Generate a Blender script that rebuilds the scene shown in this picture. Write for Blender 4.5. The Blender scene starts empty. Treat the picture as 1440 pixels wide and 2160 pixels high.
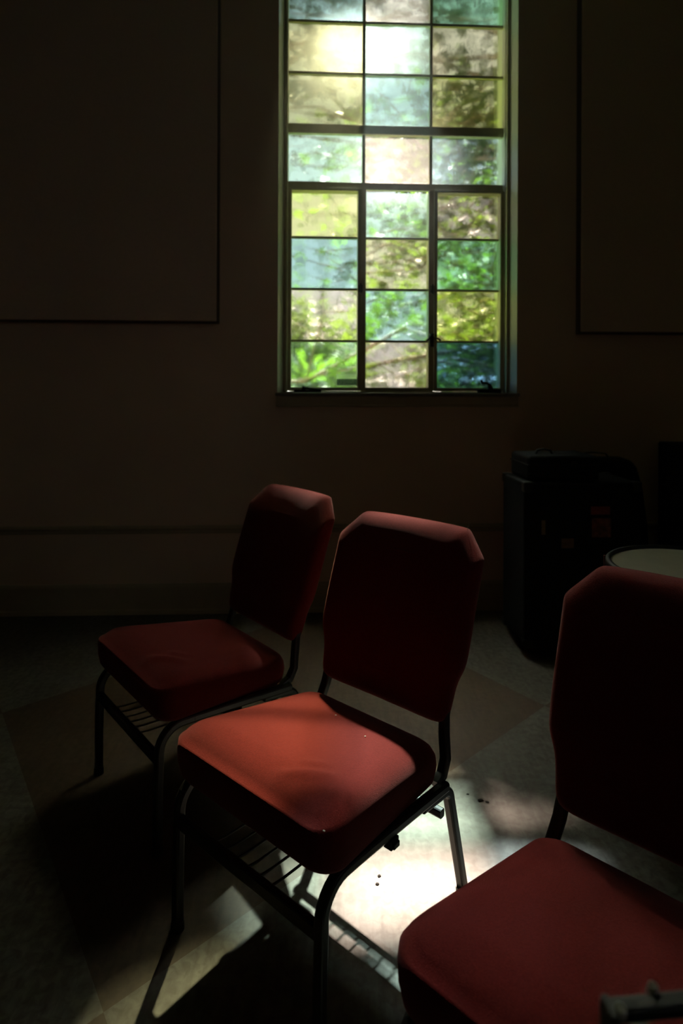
import bpy, bmesh, math, random
from mathutils import Vector, Matrix
PI = math.pi
S = bpy.context.scene
COL = S.collection

# ------------------------------------------------------------------ camera, light, exposure
D, YAW = 3.3631, 0.0468                 # distance and turn of the window wall
EXPOSURE = 0.0
SUN_STRENGTH = 212.0
SKY_STRENGTH = 1.18
SUN_DIR = Vector((0.065, 1.0, 1.25))    # towards the sun

cam_d = bpy.data.cameras.new('camera')
cam = bpy.data.objects.new('camera', cam_d); COL.objects.link(cam)
cam_d.sensor_fit = 'VERTICAL'; cam_d.sensor_height = 36.0; cam_d.sensor_width = 24.0
cam_d.lens = 1300.0 / 2160 * 36
cam_d.shift_y = (808.0 - 1080.0) / 2160
cam_d.clip_start = 0.02; cam_d.clip_end = 200
cam.matrix_world = Matrix.Translation((0, 0, 1.2375)) @ Matrix.Rotation(PI / 2, 4, 'X') @ Matrix.Rotation(0.0042, 4, 'Z')
cam_d.dof.use_dof = True; cam_d.dof.focus_distance = 1.4; cam_d.dof.aperture_fstop = 3.2
S.camera = cam

world = bpy.data.worlds.new('sky'); S.world = world; world.use_nodes = True
bg = world.node_tree.nodes['Background']
bg.inputs['Color'].default_value = (0.86, 0.95, 1.0, 1); bg.inputs['Strength'].default_value = SKY_STRENGTH

sun_d = bpy.data.lights.new('sun', 'SUN'); sun = bpy.data.objects.new('sun', sun_d); COL.objects.link(sun)
sun_d.energy = SUN_STRENGTH; sun_d.angle = 0.042; sun_d.color = (1.0, 0.97, 0.93)
sun.rotation_euler = SUN_DIR.to_track_quat('Z', 'Y').to_euler(); sun.location = (2, 14, 12)

S.view_settings.view_transform = 'Standard'; S.view_settings.look = 'None'
S.view_settings.exposure = EXPOSURE; S.view_settings.gamma = 1.0; S.view_settings.use_curve_mapping = False
S.cycles.use_denoising = True
S.cycles.max_bounces = 12; S.cycles.diffuse_bounces = 6; S.cycles.transmission_bounces = 10; S.cycles.transparent_max_bounces = 24
S.cycles.sample_clamp_indirect = 6.0
S.cycles.caustics_reflective = False

# ------------------------------------------------------------------ helpers
def tag(o, label=None, cat=None, group=None, kind=None):
    if label: o['label'] = label
    if cat: o['category'] = cat
    if group: o['group'] = group
    if kind: o['kind'] = kind
    return o

def empty(name, label, cat, loc=(0, 0, 0), rz=0.0, group=None):
    o = bpy.data.objects.new(name, None); COL.objects.link(o)
    o.location = loc; o.rotation_euler = (0, 0, rz); o.empty_display_size = 0.1
    return tag(o, label, cat, group)

def obj(name, bm, mats, parent=None, smooth=False, bevel=0.0, subsurf=0, angle=None):
    me = bpy.data.meshes.new(name)
    bmesh.ops.recalc_face_normals(bm, faces=bm.faces[:])
    bm.to_mesh(me); bm.free()
    o = bpy.data.objects.new(name, me); COL.objects.link(o)
    for m in (mats if isinstance(mats, (list, tuple)) else [mats]): me.materials.append(m)
    if smooth:
        for p in me.polygons: p.use_smooth = True
    if bevel > 0:
        b = o.modifiers.new('bevel', 'BEVEL'); b.width = bevel; b.segments = 3; b.limit_method = 'ANGLE'; b.angle_limit = 0.6
    if subsurf:
        s = o.modifiers.new('subsurf', 'SUBSURF'); s.levels = subsurf; s.render_levels = subsurf
    if parent: o.parent = parent
    return o

def add_box(bm, c0, c1, T=None, mi=0):
    x0, y0, z0 = c0; x1, y1, z1 = c1
    vs = [(x0, y0, z0), (x1, y0, z0), (x1, y1, z0), (x0, y1, z0), (x0, y0, z1), (x1, y0, z1), (x1, y1, z1), (x0, y1, z1)]
    v = [bm.verts.new(T(*p) if T else p) for p in vs]
    for f in ((0, 1, 2, 3), (4, 5, 6, 7), (0, 1, 5, 4), (1, 2, 6, 5), (2, 3, 7, 6), (3, 0, 4, 7)):
        bm.faces.new([v[i] for i in f]).material_index = mi
    return v

def add_loft(bm, rings, cap=True, closed=True, mi=0):
    R = [[bm.verts.new(p) for p in r] for r in rings]
    n = len(R[0])
    for a, b in zip(R, R[1:]):
        for i in range(n if closed else n - 1):
            j = (i + 1) % n
            bm.faces.new((a[i], a[j], b[j], b[i])).material_index = mi
    if cap and closed:
        bm.faces.new(R[0][::-1]).material_index = mi; bm.faces.new(R[-1]).material_index = mi
    return R

def add_sweep(bm, path, up, w, h, r=0.25, n=None, mi=0):
    """rounded rectangular tube (w along up-cross, h along in-plane) or round tube if n given"""
    P = [Vector(p) for p in path]; up = Vector(up).normalized()
    rings = []
    for i, p in enumerate(P):
        t = (P[min(i + 1, len(P) - 1)] - P[max(i - 1, 0)]).normalized()
        u = (up - t * up.dot(t)).normalized(); v = t.cross(u)
        ring = []
        if n:
            for k in range(n):
                a = 2 * PI * k / n
                ring.append(p + u * math.cos(a) * w / 2 + v * math.sin(a) * h / 2)
        else:
            c = r * min(w, h)
            for sx, sy in ((1, 1), (-1, 1), (-1, -1), (1, -1)):
                q = [(sx * w / 2, sy * (h / 2 - c)), (sx * (w / 2 - c * .3), sy * (h / 2 - c * .3)), (sx * (w / 2 - c), sy * h / 2)]
                if sx * sy < 0: q = q[::-1]
                for a, b in q: ring.append(p + u * a + v * b)
        rings.append(ring)
    add_loft(bm, rings, mi=mi)

def add_cyl(bm, p0, p1, r, n=20, r1=None):
    p0 = Vector(p0); p1 = Vector(p1); t = (p1 - p0).normalized()
    up = Vector((0, 0, 1)) if abs(t.z) < .9 else Vector((1, 0, 0))
    u = up.cross(t).normalized(); v = t.cross(u)
    rings = []
    for p, rr in ((p0, r), (p1, r if r1 is None else r1)):
        rings.append([p + (u * math.cos(2 * PI * k / n) + v * math.sin(2 * PI * k / n)) * rr for k in range(n)])
    add_loft(bm, rings)

def arc(c, r, a0, a1, n):
    return [(c[0] + r * math.cos(a0 + (a1 - a0) * i / n), c[1] + r * math.sin(a0 + (a1 - a0) * i / n)) for i in range(n + 1)]

def dup(root, loc, rz, label):
    r = root.copy(); COL.objects.link(r); r.location = loc; r.rotation_euler = (0, 0, rz); r['label'] = label
    for ch in list(root.children):
        c = ch.copy(); COL.objects.link(c); c.parent = r
        for g in ch.children:
            d = g.copy(); COL.objects.link(d); d.parent = c
    return r

# ------------------------------------------------------------------ materials
def mat(name):
    m = bpy.data.materials.new(name); m.use_nodes = True
    nt = m.node_tree
    return m, nt, nt.nodes, nt.links, nt.nodes['Principled BSDF']

def noise_mat(name, c0, c1, scale=20, rough=0.6, bump=0.0, bump_scale=200, metallic=0.0, sheen=0.0, spec=0.5, detail=4, sheen_tint=None):
    m, nt, N, L, b = mat(name)
    tc = N.new('ShaderNodeTexCoord')
    nz = N.new('ShaderNodeTexNoise'); nz.inputs['Scale'].default_value = scale; nz.inputs['Detail'].default_value = detail
    L.new(tc.outputs['Object'], nz.inputs['Vector'])
    cr = N.new('ShaderNodeValToRGB'); cr.color_ramp.elements[0].color = (*c0, 1); cr.color_ramp.elements[1].color = (*c1, 1)
    cr.color_ramp.elements[0].position = .3; cr.color_ramp.elements[1].position = .7
    L.new(nz.outputs['Fac'], cr.inputs['Fac']); L.new(cr.outputs['Color'], b.inputs['Base Color'])
    b.inputs['Roughness'].default_value = rough; b.inputs['Metallic'].default_value = metallic
    b.inputs['Specular IOR Level'].default_value = spec
    b.inputs['Sheen Weight'].default_value = sheen; b.inputs['Sheen Roughness'].default_value = .4
    if sheen_tint: b.inputs['Sheen Tint'].default_value = (*sheen_tint, 1)
    if bump:
        n2 = N.new('ShaderNodeTexNoise'); n2.inputs['Scale'].default_value = bump_scale; n2.inputs['Detail'].default_value = 3
        L.new(tc.outputs['Object'], n2.inputs['Vector'])
        bp = N.new('ShaderNodeBump'); bp.inputs['Strength'].default_value = bump; bp.inputs['Distance'].default_value = .002
        L.new(n2.outputs['Fac'], bp.inputs['Height']); L.new(bp.outputs['Normal'], b.inputs['Normal'])
    return m

M_wall = noise_mat('wall_paint', (.72, .53, .40), (.78, .58, .44), 3, .8, .25, 120, spec=.25)
M_panel = noise_mat('panel_cloth', (.70, .53, .42), (.74, .56, .45), 60, .95, .3, 400, spec=.1)
M_panel_gap = noise_mat('panel_shadow_gap', (.12, .09, .07), (.15, .11, .09), 20, .9, spec=.1)
M_trim = noise_mat('trim_paint', (.44, .36, .24), (.48, .40, .27), 8, .5, .1, 60)
M_ceil = noise_mat('ceiling_paint', (.66, .56, .46), (.72, .62, .50), 3, .9)
M_frame = noise_mat('window_paint', (.52, .48, .35), (.62, .57, .43), 25, .4, .4, 150)
M_jamb = noise_mat('jamb_paint', (.70, .69, .57), (.76, .74, .62), 6, .24, .03, 80, spec=.6)
M_sill = noise_mat('sill_stone', (.16, .15, .13), (.22, .20, .17), 30, .35, .1, 150)
M_fabric = noise_mat('red_fabric', (.108, .0082, .0074), (.148, .0130, .0110), 260, 1.0, .5, 700, sheen=.35, spec=.15, detail=2, sheen_tint=(1, .45, .45))
M_metal = noise_mat('black_metal', (.014, .013, .012), (.022, .02, .018), 60, .38, .1, 300, spec=.5)
M_glide = noise_mat('black_plastic', (.01, .01, .01), (.015, .015, .015), 40, .5)
M_iron = noise_mat('dark_iron', (.02, .018, .015), (.05, .04, .03), 80, .5, .2, 200, metallic=.6)
M_bark = noise_mat('bark', (.05, .04, .028), (.10, .08, .055), 18, .95, .8, 40)
M_grass = noise_mat('grass', (.017, .034, .008), (.034, .06, .014), 6, .95)
M_tolex = noise_mat('case_vinyl', (.006, .006, .006), (.010, .010, .010), 120, .75, .4, 300, spec=.2)
M_cloth = noise_mat('bag_cloth', (.004, .004, .004), (.008, .008, .008), 200, .95, .4, 500, spec=.1)
M_chrome = noise_mat('chrome', (.55, .55, .55), (.65, .65, .65), 20, .22, metallic=1.0)
M_gun = noise_mat('grey_metal', (.035, .036, .034), (.05, .05, .047), 40, .42, .1, 200, metallic=.3)
M_rivet = noise_mat('rivet_glint', (.75, .75, .72), (.85, .85, .82), 30, .35, metallic=.4)  # pale colour puts the glint into the rivets
M_head = noise_mat('drum_skin', (.42, .39, .29), (.50, .46, .35), 9, .6)
M_lint = noise_mat('lint', (.7, .6, .5), (.8, .7, .6), 50, .9)
M_dirt = noise_mat('dirt', (.005, .004, .003), (.012, .009, .006), 90, .95)
M_redst = noise_mat('red_sticker', (.22, .03, .02), (.30, .05, .03), 60, .6)
M_pic = noise_mat('picture_sticker', (.10, .03, .02), (.32, .09, .05), 45, .6, detail=1)
M_brst = noise_mat('brown_sticker', (.14, .07, .03), (.22, .11, .05), 60, .6)
M_brass = noise_mat('brass_latch', (.30, .20, .09), (.38, .26, .12), 40, .45, metallic=.8)
def thin_mat(name, c0, c1, sc, t, clear=0):
    m = noise_mat(name, c0, c1, sc, .8); N = m.node_tree.nodes; L = m.node_tree.links; b = N['Principled BSDF']
    tl = N.new('ShaderNodeBsdfTranslucent'); mx = N.new('ShaderNodeMixShader'); mx.inputs[0].default_value = t
    L.new(b.inputs['Base Color'].links[0].from_socket, tl.inputs[0]); L.new(b.outputs[0], mx.inputs[1]); L.new(tl.outputs[0], mx.inputs[2]); tr = N.new('ShaderNodeBsdfTransparent'); m2 = N.new('ShaderNodeMixShader'); m2.inputs[0].default_value = clear; L.new(mx.outputs[0], m2.inputs[1]); L.new(tr.outputs[0], m2.inputs[2])
    L.new(m2.outputs[0], N['Material Output'].inputs['Surface'])
    return m
M_paper = thin_mat('sticker_paper', (.75, .80, .66), (.85, .88, .75), 40, .7, .65)
M_print = thin_mat('sticker_print', (.10, .13, .12), (.30, .34, .31), 130, .7, .22)

def floor_material():
    m, nt, N, L, b = mat('floor_linoleum')
    geo = N.new('ShaderNodeTexCoord')
    e1 = Vector((1.248, 1.159, 0)); e2 = Vector((0.80, -1.092, 0)); o = Vector((-1.262, 2.302, 0))
    det = e1.x * e2.y - e1.y * e2.x
    def coord(ax, ay):
        sub = N.new('ShaderNodeVectorMath'); sub.operation = 'SUBTRACT'; sub.inputs[1].default_value = o
        L.new(geo.outputs['Object'], sub.inputs[0])
        d = N.new('ShaderNodeVectorMath'); d.operation = 'DOT_PRODUCT'; d.inputs[1].default_value = (ax, ay, 0)
        L.new(sub.outputs[0], d.inputs[0])
        f = N.new('ShaderNodeMath'); f.operation = 'FLOOR'; L.new(d.outputs['Value'], f.inputs[0])
        return f
    s = coord(e2.y / det, -e2.x / det); t = coord(-e1.y / det, e1.x / det)
    ad = N.new('ShaderNodeMath'); ad.operation = 'ADD'; L.new(s.outputs[0], ad.inputs[0]); L.new(t.outputs[0], ad.inputs[1])
    md = N.new('ShaderNodeMath'); md.operation = 'FLOORED_MODULO'; md.inputs[1].default_value = 2; L.new(ad.outputs[0], md.inputs[0])
    def nz(sc, det_, dist=0.0, st=None):
        n = N.new('ShaderNodeTexNoise'); n.inputs['Scale'].default_value = sc; n.inputs['Detail'].default_value = det_
        n.inputs['Distortion'].default_value = dist
        if st:
            mp = N.new('ShaderNodeMapping'); mp.inputs['Scale'].default_value = st; mp.inputs['Rotation'].default_value = (0, 0, .6)
            L.new(geo.outputs['Object'], mp.inputs['Vector']); L.new(mp.outputs[0], n.inputs['Vector'])
        else: L.new(geo.outputs['Object'], n.inputs['Vector'])
        return n
    n1 = nz(45, 5, .6); n2 = nz(4, 4); n3 = nz(60, 3, 0, (1, .12, 1))
    def ramp(src, c0, c1, p0=.35, p1=.65):
        r = N.new('ShaderNodeValToRGB'); r.color_ramp.elements[0].color = (*c0, 1); r.color_ramp.elements[1].color = (*c1, 1)
        r.color_ramp.elements[0].position = p0; r.color_ramp.elements[1].position = p1
        L.new(src.outputs['Fac'], r.inputs['Fac']); return r
    light = ramp(n1, (.105, .096, .078), (.178, .170, .148)); dark = ramp(n1, (.066, .042, .025), (.092, .062, .038))
    mx = N.new('ShaderNodeMix'); mx.data_type = 'RGBA'
    # (s+t) even -> brown tile
    L.new(md.outputs[0], mx.inputs[0]); L.new(dark.outputs[0], mx.inputs[6]); L.new(light.outputs[0], mx.inputs[7])
    w = ramp(n2, (.72, .70, .68), (1, 1, 1), .3, .6); w2 = ramp(n3, (.80, .78, .76), (1, 1, 1), .35, .55)
    m1 = N.new('ShaderNodeMix'); m1.data_type = 'RGBA'; m1.blend_type = 'MULTIPLY'; m1.inputs[0].default_value = 1
    L.new(mx.outputs[2], m1.inputs[6]); L.new(w.outputs[0], m1.inputs[7])
    m2 = N.new('ShaderNodeMix'); m2.data_type = 'RGBA'; m2.blend_type = 'MULTIPLY'; m2.inputs[0].default_value = 1
    L.new(m1.outputs[2], m2.inputs[6]); L.new(w2.outputs[0], m2.inputs[7])
    L.new(m2.outputs[2], b.inputs['Base Color'])
    rr = N.new('ShaderNodeMapRange'); rr.inputs['To Min'].default_value = .42; rr.inputs['To Max'].default_value = .62
    L.new(n2.outputs['Fac'], rr.inputs['Value']); L.new(rr.outputs[0], b.inputs['Roughness'])
    b.inputs['Specular IOR Level'].default_value = .3
    bp = N.new('ShaderNodeBump'); bp.inputs['Strength'].default_value = .12; bp.inputs['Distance'].default_value = .001
    L.new(n1.outputs['Fac'], bp.inputs['Height']); L.new(bp.outputs['Normal'], b.inputs['Normal'])
    return m
M_floor = floor_material()
M_unseen_carpet = noise_mat('unseen_carpet', (.012, .010, .009), (.02, .017, .015), 200, 1.0, .5, 600, spec=.05)
M_dark = noise_mat('dark_panelling', (.05, .035, .025), (.07, .05, .035), 8, .7)

def glass_material(name, c):
    """hammered cathedral glass: a tinted pane that scatters what lies behind and lets some light straight through"""
    m = bpy.data.materials.new(name); m.use_nodes = True
    nt = m.node_tree; N = nt.nodes; L = nt.links; N.clear()
    out = N.new('ShaderNodeOutputMaterial')
    col = tuple(x ** .5 for x in c)
    tr = N.new('ShaderNodeBsdfTransparent'); tr.inputs[0].default_value = (*col, 1)
    rf = N.new('ShaderNodeBsdfRefraction'); rf.inputs['Color'].default_value = (*col, 1); rf.inputs['IOR'].default_value = 1.4; rf.inputs['Roughness'].default_value = .09
    tl = N.new('ShaderNodeBsdfTranslucent'); tl.inputs[0].default_value = (*col, 1)
    gl = N.new('ShaderNodeBsdfGlossy'); gl.inputs['Color'].default_value = (.8, .8, .8, 1); gl.inputs['Roughness'].default_value = .2
    tc = N.new('ShaderNodeTexCoord')
    mp = N.new('ShaderNodeMapping'); mp.inputs['Scale'].default_value = (1.4, 1.4, .55); L.new(tc.outputs['Object'], mp.inputs['Vector'])
    n1 = N.new('ShaderNodeTexNoise'); n1.inputs['Scale'].default_value = 120; n1.inputs['Detail'].default_value = 2; L.new(mp.outputs[0], n1.inputs['Vector'])
    n2 = N.new('ShaderNodeTexNoise'); n2.inputs['Scale'].default_value = 22; n2.inputs['Detail'].default_value = 2; L.new(mp.outputs[0], n2.inputs['Vector'])
    ad = N.new('ShaderNodeMath'); ad.operation = 'MULTIPLY_ADD'; ad.inputs[1].default_value = .35; L.new(n1.outputs['Fac'], ad.inputs[0]); L.new(n2.outputs['Fac'], ad.inputs[2])
    bp = N.new('ShaderNodeBump'); bp.inputs['Strength'].default_value = .30; bp.inputs['Distance'].default_value = .003
    L.new(ad.outputs[0], bp.inputs['Height'])
    for s in (rf, tl, gl): L.new(bp.outputs['Normal'], s.inputs['Normal'])
    rw = N.new('ShaderNodeBsdfRefraction'); rw.inputs['Color'].default_value = (*col, 1); rw.inputs['IOR'].default_value = 1.4; rw.inputs['Roughness'].default_value = .55
    m0 = N.new('ShaderNodeMixShader'); m0.inputs[0].default_value = .035; L.new(rf.outputs[0], m0.inputs[1]); L.new(rw.outputs[0], m0.inputs[2])
    m1 = N.new('ShaderNodeMixShader'); m1.inputs[0].default_value = .55; L.new(tr.outputs[0], m1.inputs[1]); L.new(m0.outputs[0], m1.inputs[2])
    m2 = N.new('ShaderNodeMixShader'); m2.inputs[0].default_value = .012; L.new(m1.outputs[0], m2.inputs[1]); L.new(tl.outputs[0], m2.inputs[2])
    m3 = N.new('ShaderNodeMixShader'); m3.inputs[0].default_value = .03; L.new(m2.outputs[0], m3.inputs[1]); L.new(gl.outputs[0], m3.inputs[2])
    L.new(m3.outputs[0], out.inputs['Surface'])
    return m

def clear_glass():
    m = bpy.data.materials.new('clear_glass'); m.use_nodes = True
    nt = m.node_tree; N = nt.nodes; L = nt.links; N.clear()
    out = N.new('ShaderNodeOutputMaterial'); tr = N.new('ShaderNodeBsdfTransparent'); tr.inputs[0].default_value = (.92, .95, .94, 1)
    gl = N.new('ShaderNodeBsdfGlossy'); gl.inputs['Roughness'].default_value = .05
    fr = N.new('ShaderNodeFresnel'); fr.inputs['IOR'].default_value = 1.3
    mx = N.new('ShaderNodeMixShader'); L.new(fr.outputs[0], mx.inputs[0]); L.new(tr.outputs[0], mx.inputs[1]); L.new(gl.outputs[0], mx.inputs[2]); L.new(mx.outputs[0], out.inputs['Surface'])
    return m
M_clear = clear_glass()

def leaf_material(name, c, ct, t=.45):
    m, nt, N, L, b = mat(name)
    out = N['Material Output']
    oi = N.new('ShaderNodeNewGeometry')
    hv = N.new('ShaderNodeMapRange'); hv.inputs['To Min'].default_value = .55; hv.inputs['To Max'].default_value = 1.4
    L.new(oi.outputs['Random Per Island'], hv.inputs['Value'])
    def scaled(col):
        x = N.new('ShaderNodeVectorMath'); x.operation = 'SCALE'; x.inputs[0].default_value = col; L.new(hv.outputs[0], x.inputs['Scale']); return x
    L.new(scaled(c).outputs[0], b.inputs['Base Color']); b.inputs['Roughness'].default_value = .55; b.inputs['Specular IOR Level'].default_value = .3
    tl = N.new('ShaderNodeBsdfTranslucent'); L.new(scaled(ct).outputs[0], tl.inputs[0])
    mx = N.new('ShaderNodeMixShader'); mx.inputs[0].default_value = t
    L.new(b.outputs[0], mx.inputs[1]); L.new(tl.outputs[0], mx.inputs[2]); L.new(mx.outputs[0], out.inputs['Surface'])
    return m
M_leaf = leaf_material('leaf', (.013, .028, .006), (.045, .085, .006))
M_leaf2 = leaf_material('leaf_canopy', (.011, .022, .006), (.018, .036, .005), .3)
M_leaf3 = leaf_material('leaf_hedge', (.015, .030, .008), (.036, .068, .009))

# ------------------------------------------------------------------ room shell (in the frame of the window wall)
cy_, sy_ = math.cos(YAW), math.sin(YAW)
def W(u, v, z):                       # u along the wall, v out of the wall into the room
    return Vector((u * cy_ + v * sy_, D + u * sy_ - v * cy_, z))
UL, UR, VB, ZC = -4.2, 3.6, 6.5, 4.3
OU0, OU1, OZ0, OZ1 = -0.350, 0.972, 1.185, 3.96          # window opening
TH = 0.24                                               # wall thickness
bm = bmesh.new(); add_box(bm, (UL - TH, -TH, -.12), (UR + TH, VB + TH, 0), W); tag(obj('floor', bm, M_floor), kind='structure')
bm = bmesh.new(); add_box(bm, (UL - TH, -TH, ZC), (UR + TH, VB + TH, ZC + .12), W); tag(obj('ceiling', bm, M_ceil), kind='structure')
bm = bmesh.new()
for a, b in (((UL - TH, -TH, 0), (OU0, 0, ZC)), ((OU1, -TH, 0), (UR + TH, 0, ZC)), ((OU0, -TH, 0), (OU1, 0, OZ0)), ((OU0, -TH, OZ1), (OU1, 0, ZC))):
    add_box(bm, a, b, W)
tag(obj('wall_front', bm, M_wall), kind='structure')
for nm, a, b in (('wall_left', (UL - TH, 0, 0), (UL, VB, ZC)), ('wall_back', (UL - TH, VB, 0), (UR + TH, VB + TH, ZC))):
    bm = bmesh.new(); add_box(bm, a, b, W); tag(obj(nm, bm, M_wall), kind='structure')
bm = bmesh.new(); add_box(bm, (UL + .006, 3.05, 0), (UR - .006, VB - .006, .012), W); tag(obj('unseen_carpet', bm, M_unseen_carpet), 'dark carpet added over the back half of the room to soak up bounced light', 'unseen_carpet')  # unseen dark floor covering, added to keep bounced light down
# right wall with an added, unseen window to brighten the front wall
RV0, RV1, RZ0, RZ1 = 3.8, 4.9, 1.7, 3.1
bm = bmesh.new()
for a, b in (((UR, 0, 0), (UR + TH, RV0, ZC)), ((UR, RV1, 0), (UR + TH, VB, ZC)), ((UR, RV0, 0), (UR + TH, RV1, RZ0)), ((UR, RV0, RZ1), (UR + TH, RV1, ZC))): add_box(bm, a, b, W)
tag(obj('wall_right', bm, M_wall), kind='structure')
w2 = bpy.data.objects.new('added_window', None); COL.objects.link(w2); w2.location = W(UR + .1, (RV0 + RV1) / 2, RZ0); w2['kind'] = 'structure'
def T(u, v, z): return W(u, v, z) - w2.location
bm = bmesh.new()
for a, b in (((UR + .08, RV0, RZ0), (UR + .14, RV0 + .05, RZ1)), ((UR + .08, RV1 - .05, RZ0), (UR + .14, RV1, RZ1)), ((UR + .08, RV0 + .05, RZ0), (UR + .14, RV1 - .05, RZ0 + .05)), ((UR + .08, RV0 + .05, RZ1 - .05), (UR + .14, RV1 - .05, RZ1)),
             ((UR + .09, RV0 + .05, (RZ0 + RZ1) / 2 - .012), (UR + .13, RV1 - .05, (RZ0 + RZ1) / 2 + .012))): add_box(bm, a, b, T)
obj('window_frame', bm, M_frame, w2, bevel=.003)
bm = bmesh.new(); add_box(bm, (UR + .108, RV0 + .045, RZ0 + .045), (UR + .112, RV1 - .045, RZ1 - .045), T); obj('glass', bm, M_clear, w2)
# chair rail: a half-round bead over a flat strip
bm = bmesh.new()
prof = [(0, .468), (.014, .468), (.022, .463), (.026, .455), (.022, .447), (.012, .443), (.012, .428), (.006, .424), (0, .424)]
add_loft(bm, [[W(u, v, z) for v, z in prof] for u in (UL, UR)]); tag(obj('trim_1', bm, M_trim, bevel=.001), kind='structure')
bm = bmesh.new()
prof = [(0, .155), (.010, .155), (.016, .149), (.020, .140), (.022, .025), (.034, .020), (.036, 0), (0, 0)]
add_loft(bm, [[W(u, v, z) for v, z in prof] for u in (UL, UR)]); tag(obj('baseboard_front', bm, M_trim), kind='structure')

# acoustic panels fixed to the wall
def wall_panel(label, u0, u1, z0, z1):
    r = empty('acoustic_panel', label, 'wall panel', W(u0, .001, z0))
    def T(u, v, z): return W(u, v, z) - W(u0, 0, z0)
    bm = bmesh.new(); add_box(bm, (u0, .012, z0), (u1, .05, z1), T); obj('panel_face', bm, M_panel, r, bevel=.004)
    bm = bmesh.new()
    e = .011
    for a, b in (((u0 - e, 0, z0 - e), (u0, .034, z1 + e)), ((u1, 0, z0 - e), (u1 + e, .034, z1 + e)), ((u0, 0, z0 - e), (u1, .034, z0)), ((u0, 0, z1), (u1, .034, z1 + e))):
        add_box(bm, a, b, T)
    obj('shadow_gap_strip', bm, M_panel_gap, r)  # dark strips stand in for the shadow gap behind the panel
wall_panel('large brown fabric wall panel left of the coloured glass window', -2.9, -.672, 1.565, 3.9)
wall_panel('large brown fabric wall panel right of the coloured glass window', 1.312, 3.3, 1.525, 3.9)

# ------------------------------------------------------------------ window
win = bpy.data.objects.new('window_1', None); COL.objects.link(win); win.location = W(.31, -.16, OZ0); win['kind'] = 'structure'
WO = win.location.copy()
def G(u, v, z): return W(u, v, z) - WO
GV = -.15                                              # glass plane
# reveal lining
bm = bmesh.new()
for sg, ou in ((1, OU0), (-1, OU1)):                    # splayed reveals, wider towards the room
    pr = [(ou - sg * .001, 0), (ou + sg * .002, 0), (ou + sg * .044, -.105), (ou + sg * .044, -TH - .01), (ou - sg * .001, -TH - .01)]
    add_loft(bm, [[G(u, v, z) for u, v in pr] for z in (OZ0, OZ1)])
add_box(bm, (OU0, -TH - .01, OZ1 - .012), (OU1, 0, OZ1), G)
obj('jamb_lining', bm, M_jamb, win)
bm = bmesh.new(); add_box(bm, (OU0 - .008, -TH, OZ0 - .018), (OU1 + .008, .028, OZ0), G); obj('window_sill', bm, M_sill, win, bevel=.003)
bm = bmesh.new(); add_box(bm, (OU0 - .004, 0, 1.118), (OU1 + .004, .014, OZ0 - .018), G); add_box(bm, (OU0 - .004, 0, 1.108), (OU1 + .004, .020, 1.120), G)
obj('sill_apron', bm, M_trim, win, bevel=.002)
# steel frame: outline px measured on the photograph, in metres on the glass plane
FX0, FX1 = -.300, .929                                  # clear opening of the fixed frame
MU = (.128, .513)                                       # centres of the two uprights
def zpx(y, x=840): # height on the glass plane of a measured row
    k = (y - 808.0) / 1300.0
    return 1.2375 - k * (D - GV + .31 * sy_)
Y = dict(b1=zpx(51), b2=zpx(159), t3=zpx(267), t3b=zpx(287), t4=zpx(387), t4b=zpx(403), b5=zpx(503.5), b6=zpx(611.5), b7=zpx(720), bot=zpx(817))
dz = Y['b1'] - Y['b2']
tops = [Y['b1'] + dz, Y['b1'] + 2 * dz]
bm = bmesh.new(); f0, f1 = -.205, -.095
add_box(bm, (OU0 + .012, f0, OZ0), (FX0, f1 + .02, OZ1 - .012), G); add_box(bm, (FX1, f0, OZ0), (OU1 - .012, f1 + .02, OZ1 - .012), G)
add_box(bm, (FX0 - .012, f1, OZ0), (FX0, f1 + .035, OZ1 - .012), G); add_box(bm, (FX1, f1, OZ0), (FX1 + .012, f1 + .035, OZ1 - .012), G)
add_box(bm, (FX0, f0, OZ0), (FX1, f1, Y['bot'] - .022), G); add_box(bm, (MU[0] + .013, f0 + .03, Y['bot'] - .024), (MU[1] - .013, f1 - .01, Y['bot']), G); add_box(bm, (FX0, f0, OZ1 - .05), (FX1, f1, OZ1 - .012), G)
obj('window_frame', bm, M_frame, win, bevel=.003)
bm = bmesh.new()
add_box(bm, (FX0, -.165, Y['t3b']), (FX1, -.130, Y['t3']), G); add_box(bm, (FX0, -.160, Y['t4b']), (FX1, -.134, Y['t4']), G)
obj('transom_bar', bm, M_frame, win, bevel=.004)
bm = bmesh.new(); mw = .009
for u in MU:
    add_box(bm, (u - mw, -.162, Y['t3']), (u + mw, -.138, OZ1 - .05), G); add_box(bm, (u - mw, -.162, Y['t4']), (u + mw, -.138, Y['t3b']), G)
for z in [Y['b1'], Y['b2']] + tops: add_box(bm, (FX0, -.160, z - .008), (FX1, -.140, z + .008), G)
for u in MU: add_box(bm, (u - .014, -.19, Y['bot'] - .022), (u + .014, -.12, Y['t4b']), G)
for z in (Y['b5'], Y['b6'], Y['b7']): add_box(bm, (MU[0] + .014, -.160, z - .007), (MU[1] - .014, -.140, z + .007), G)
obj('muntin_bars', bm, M_frame, win, bevel=.002)
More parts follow.
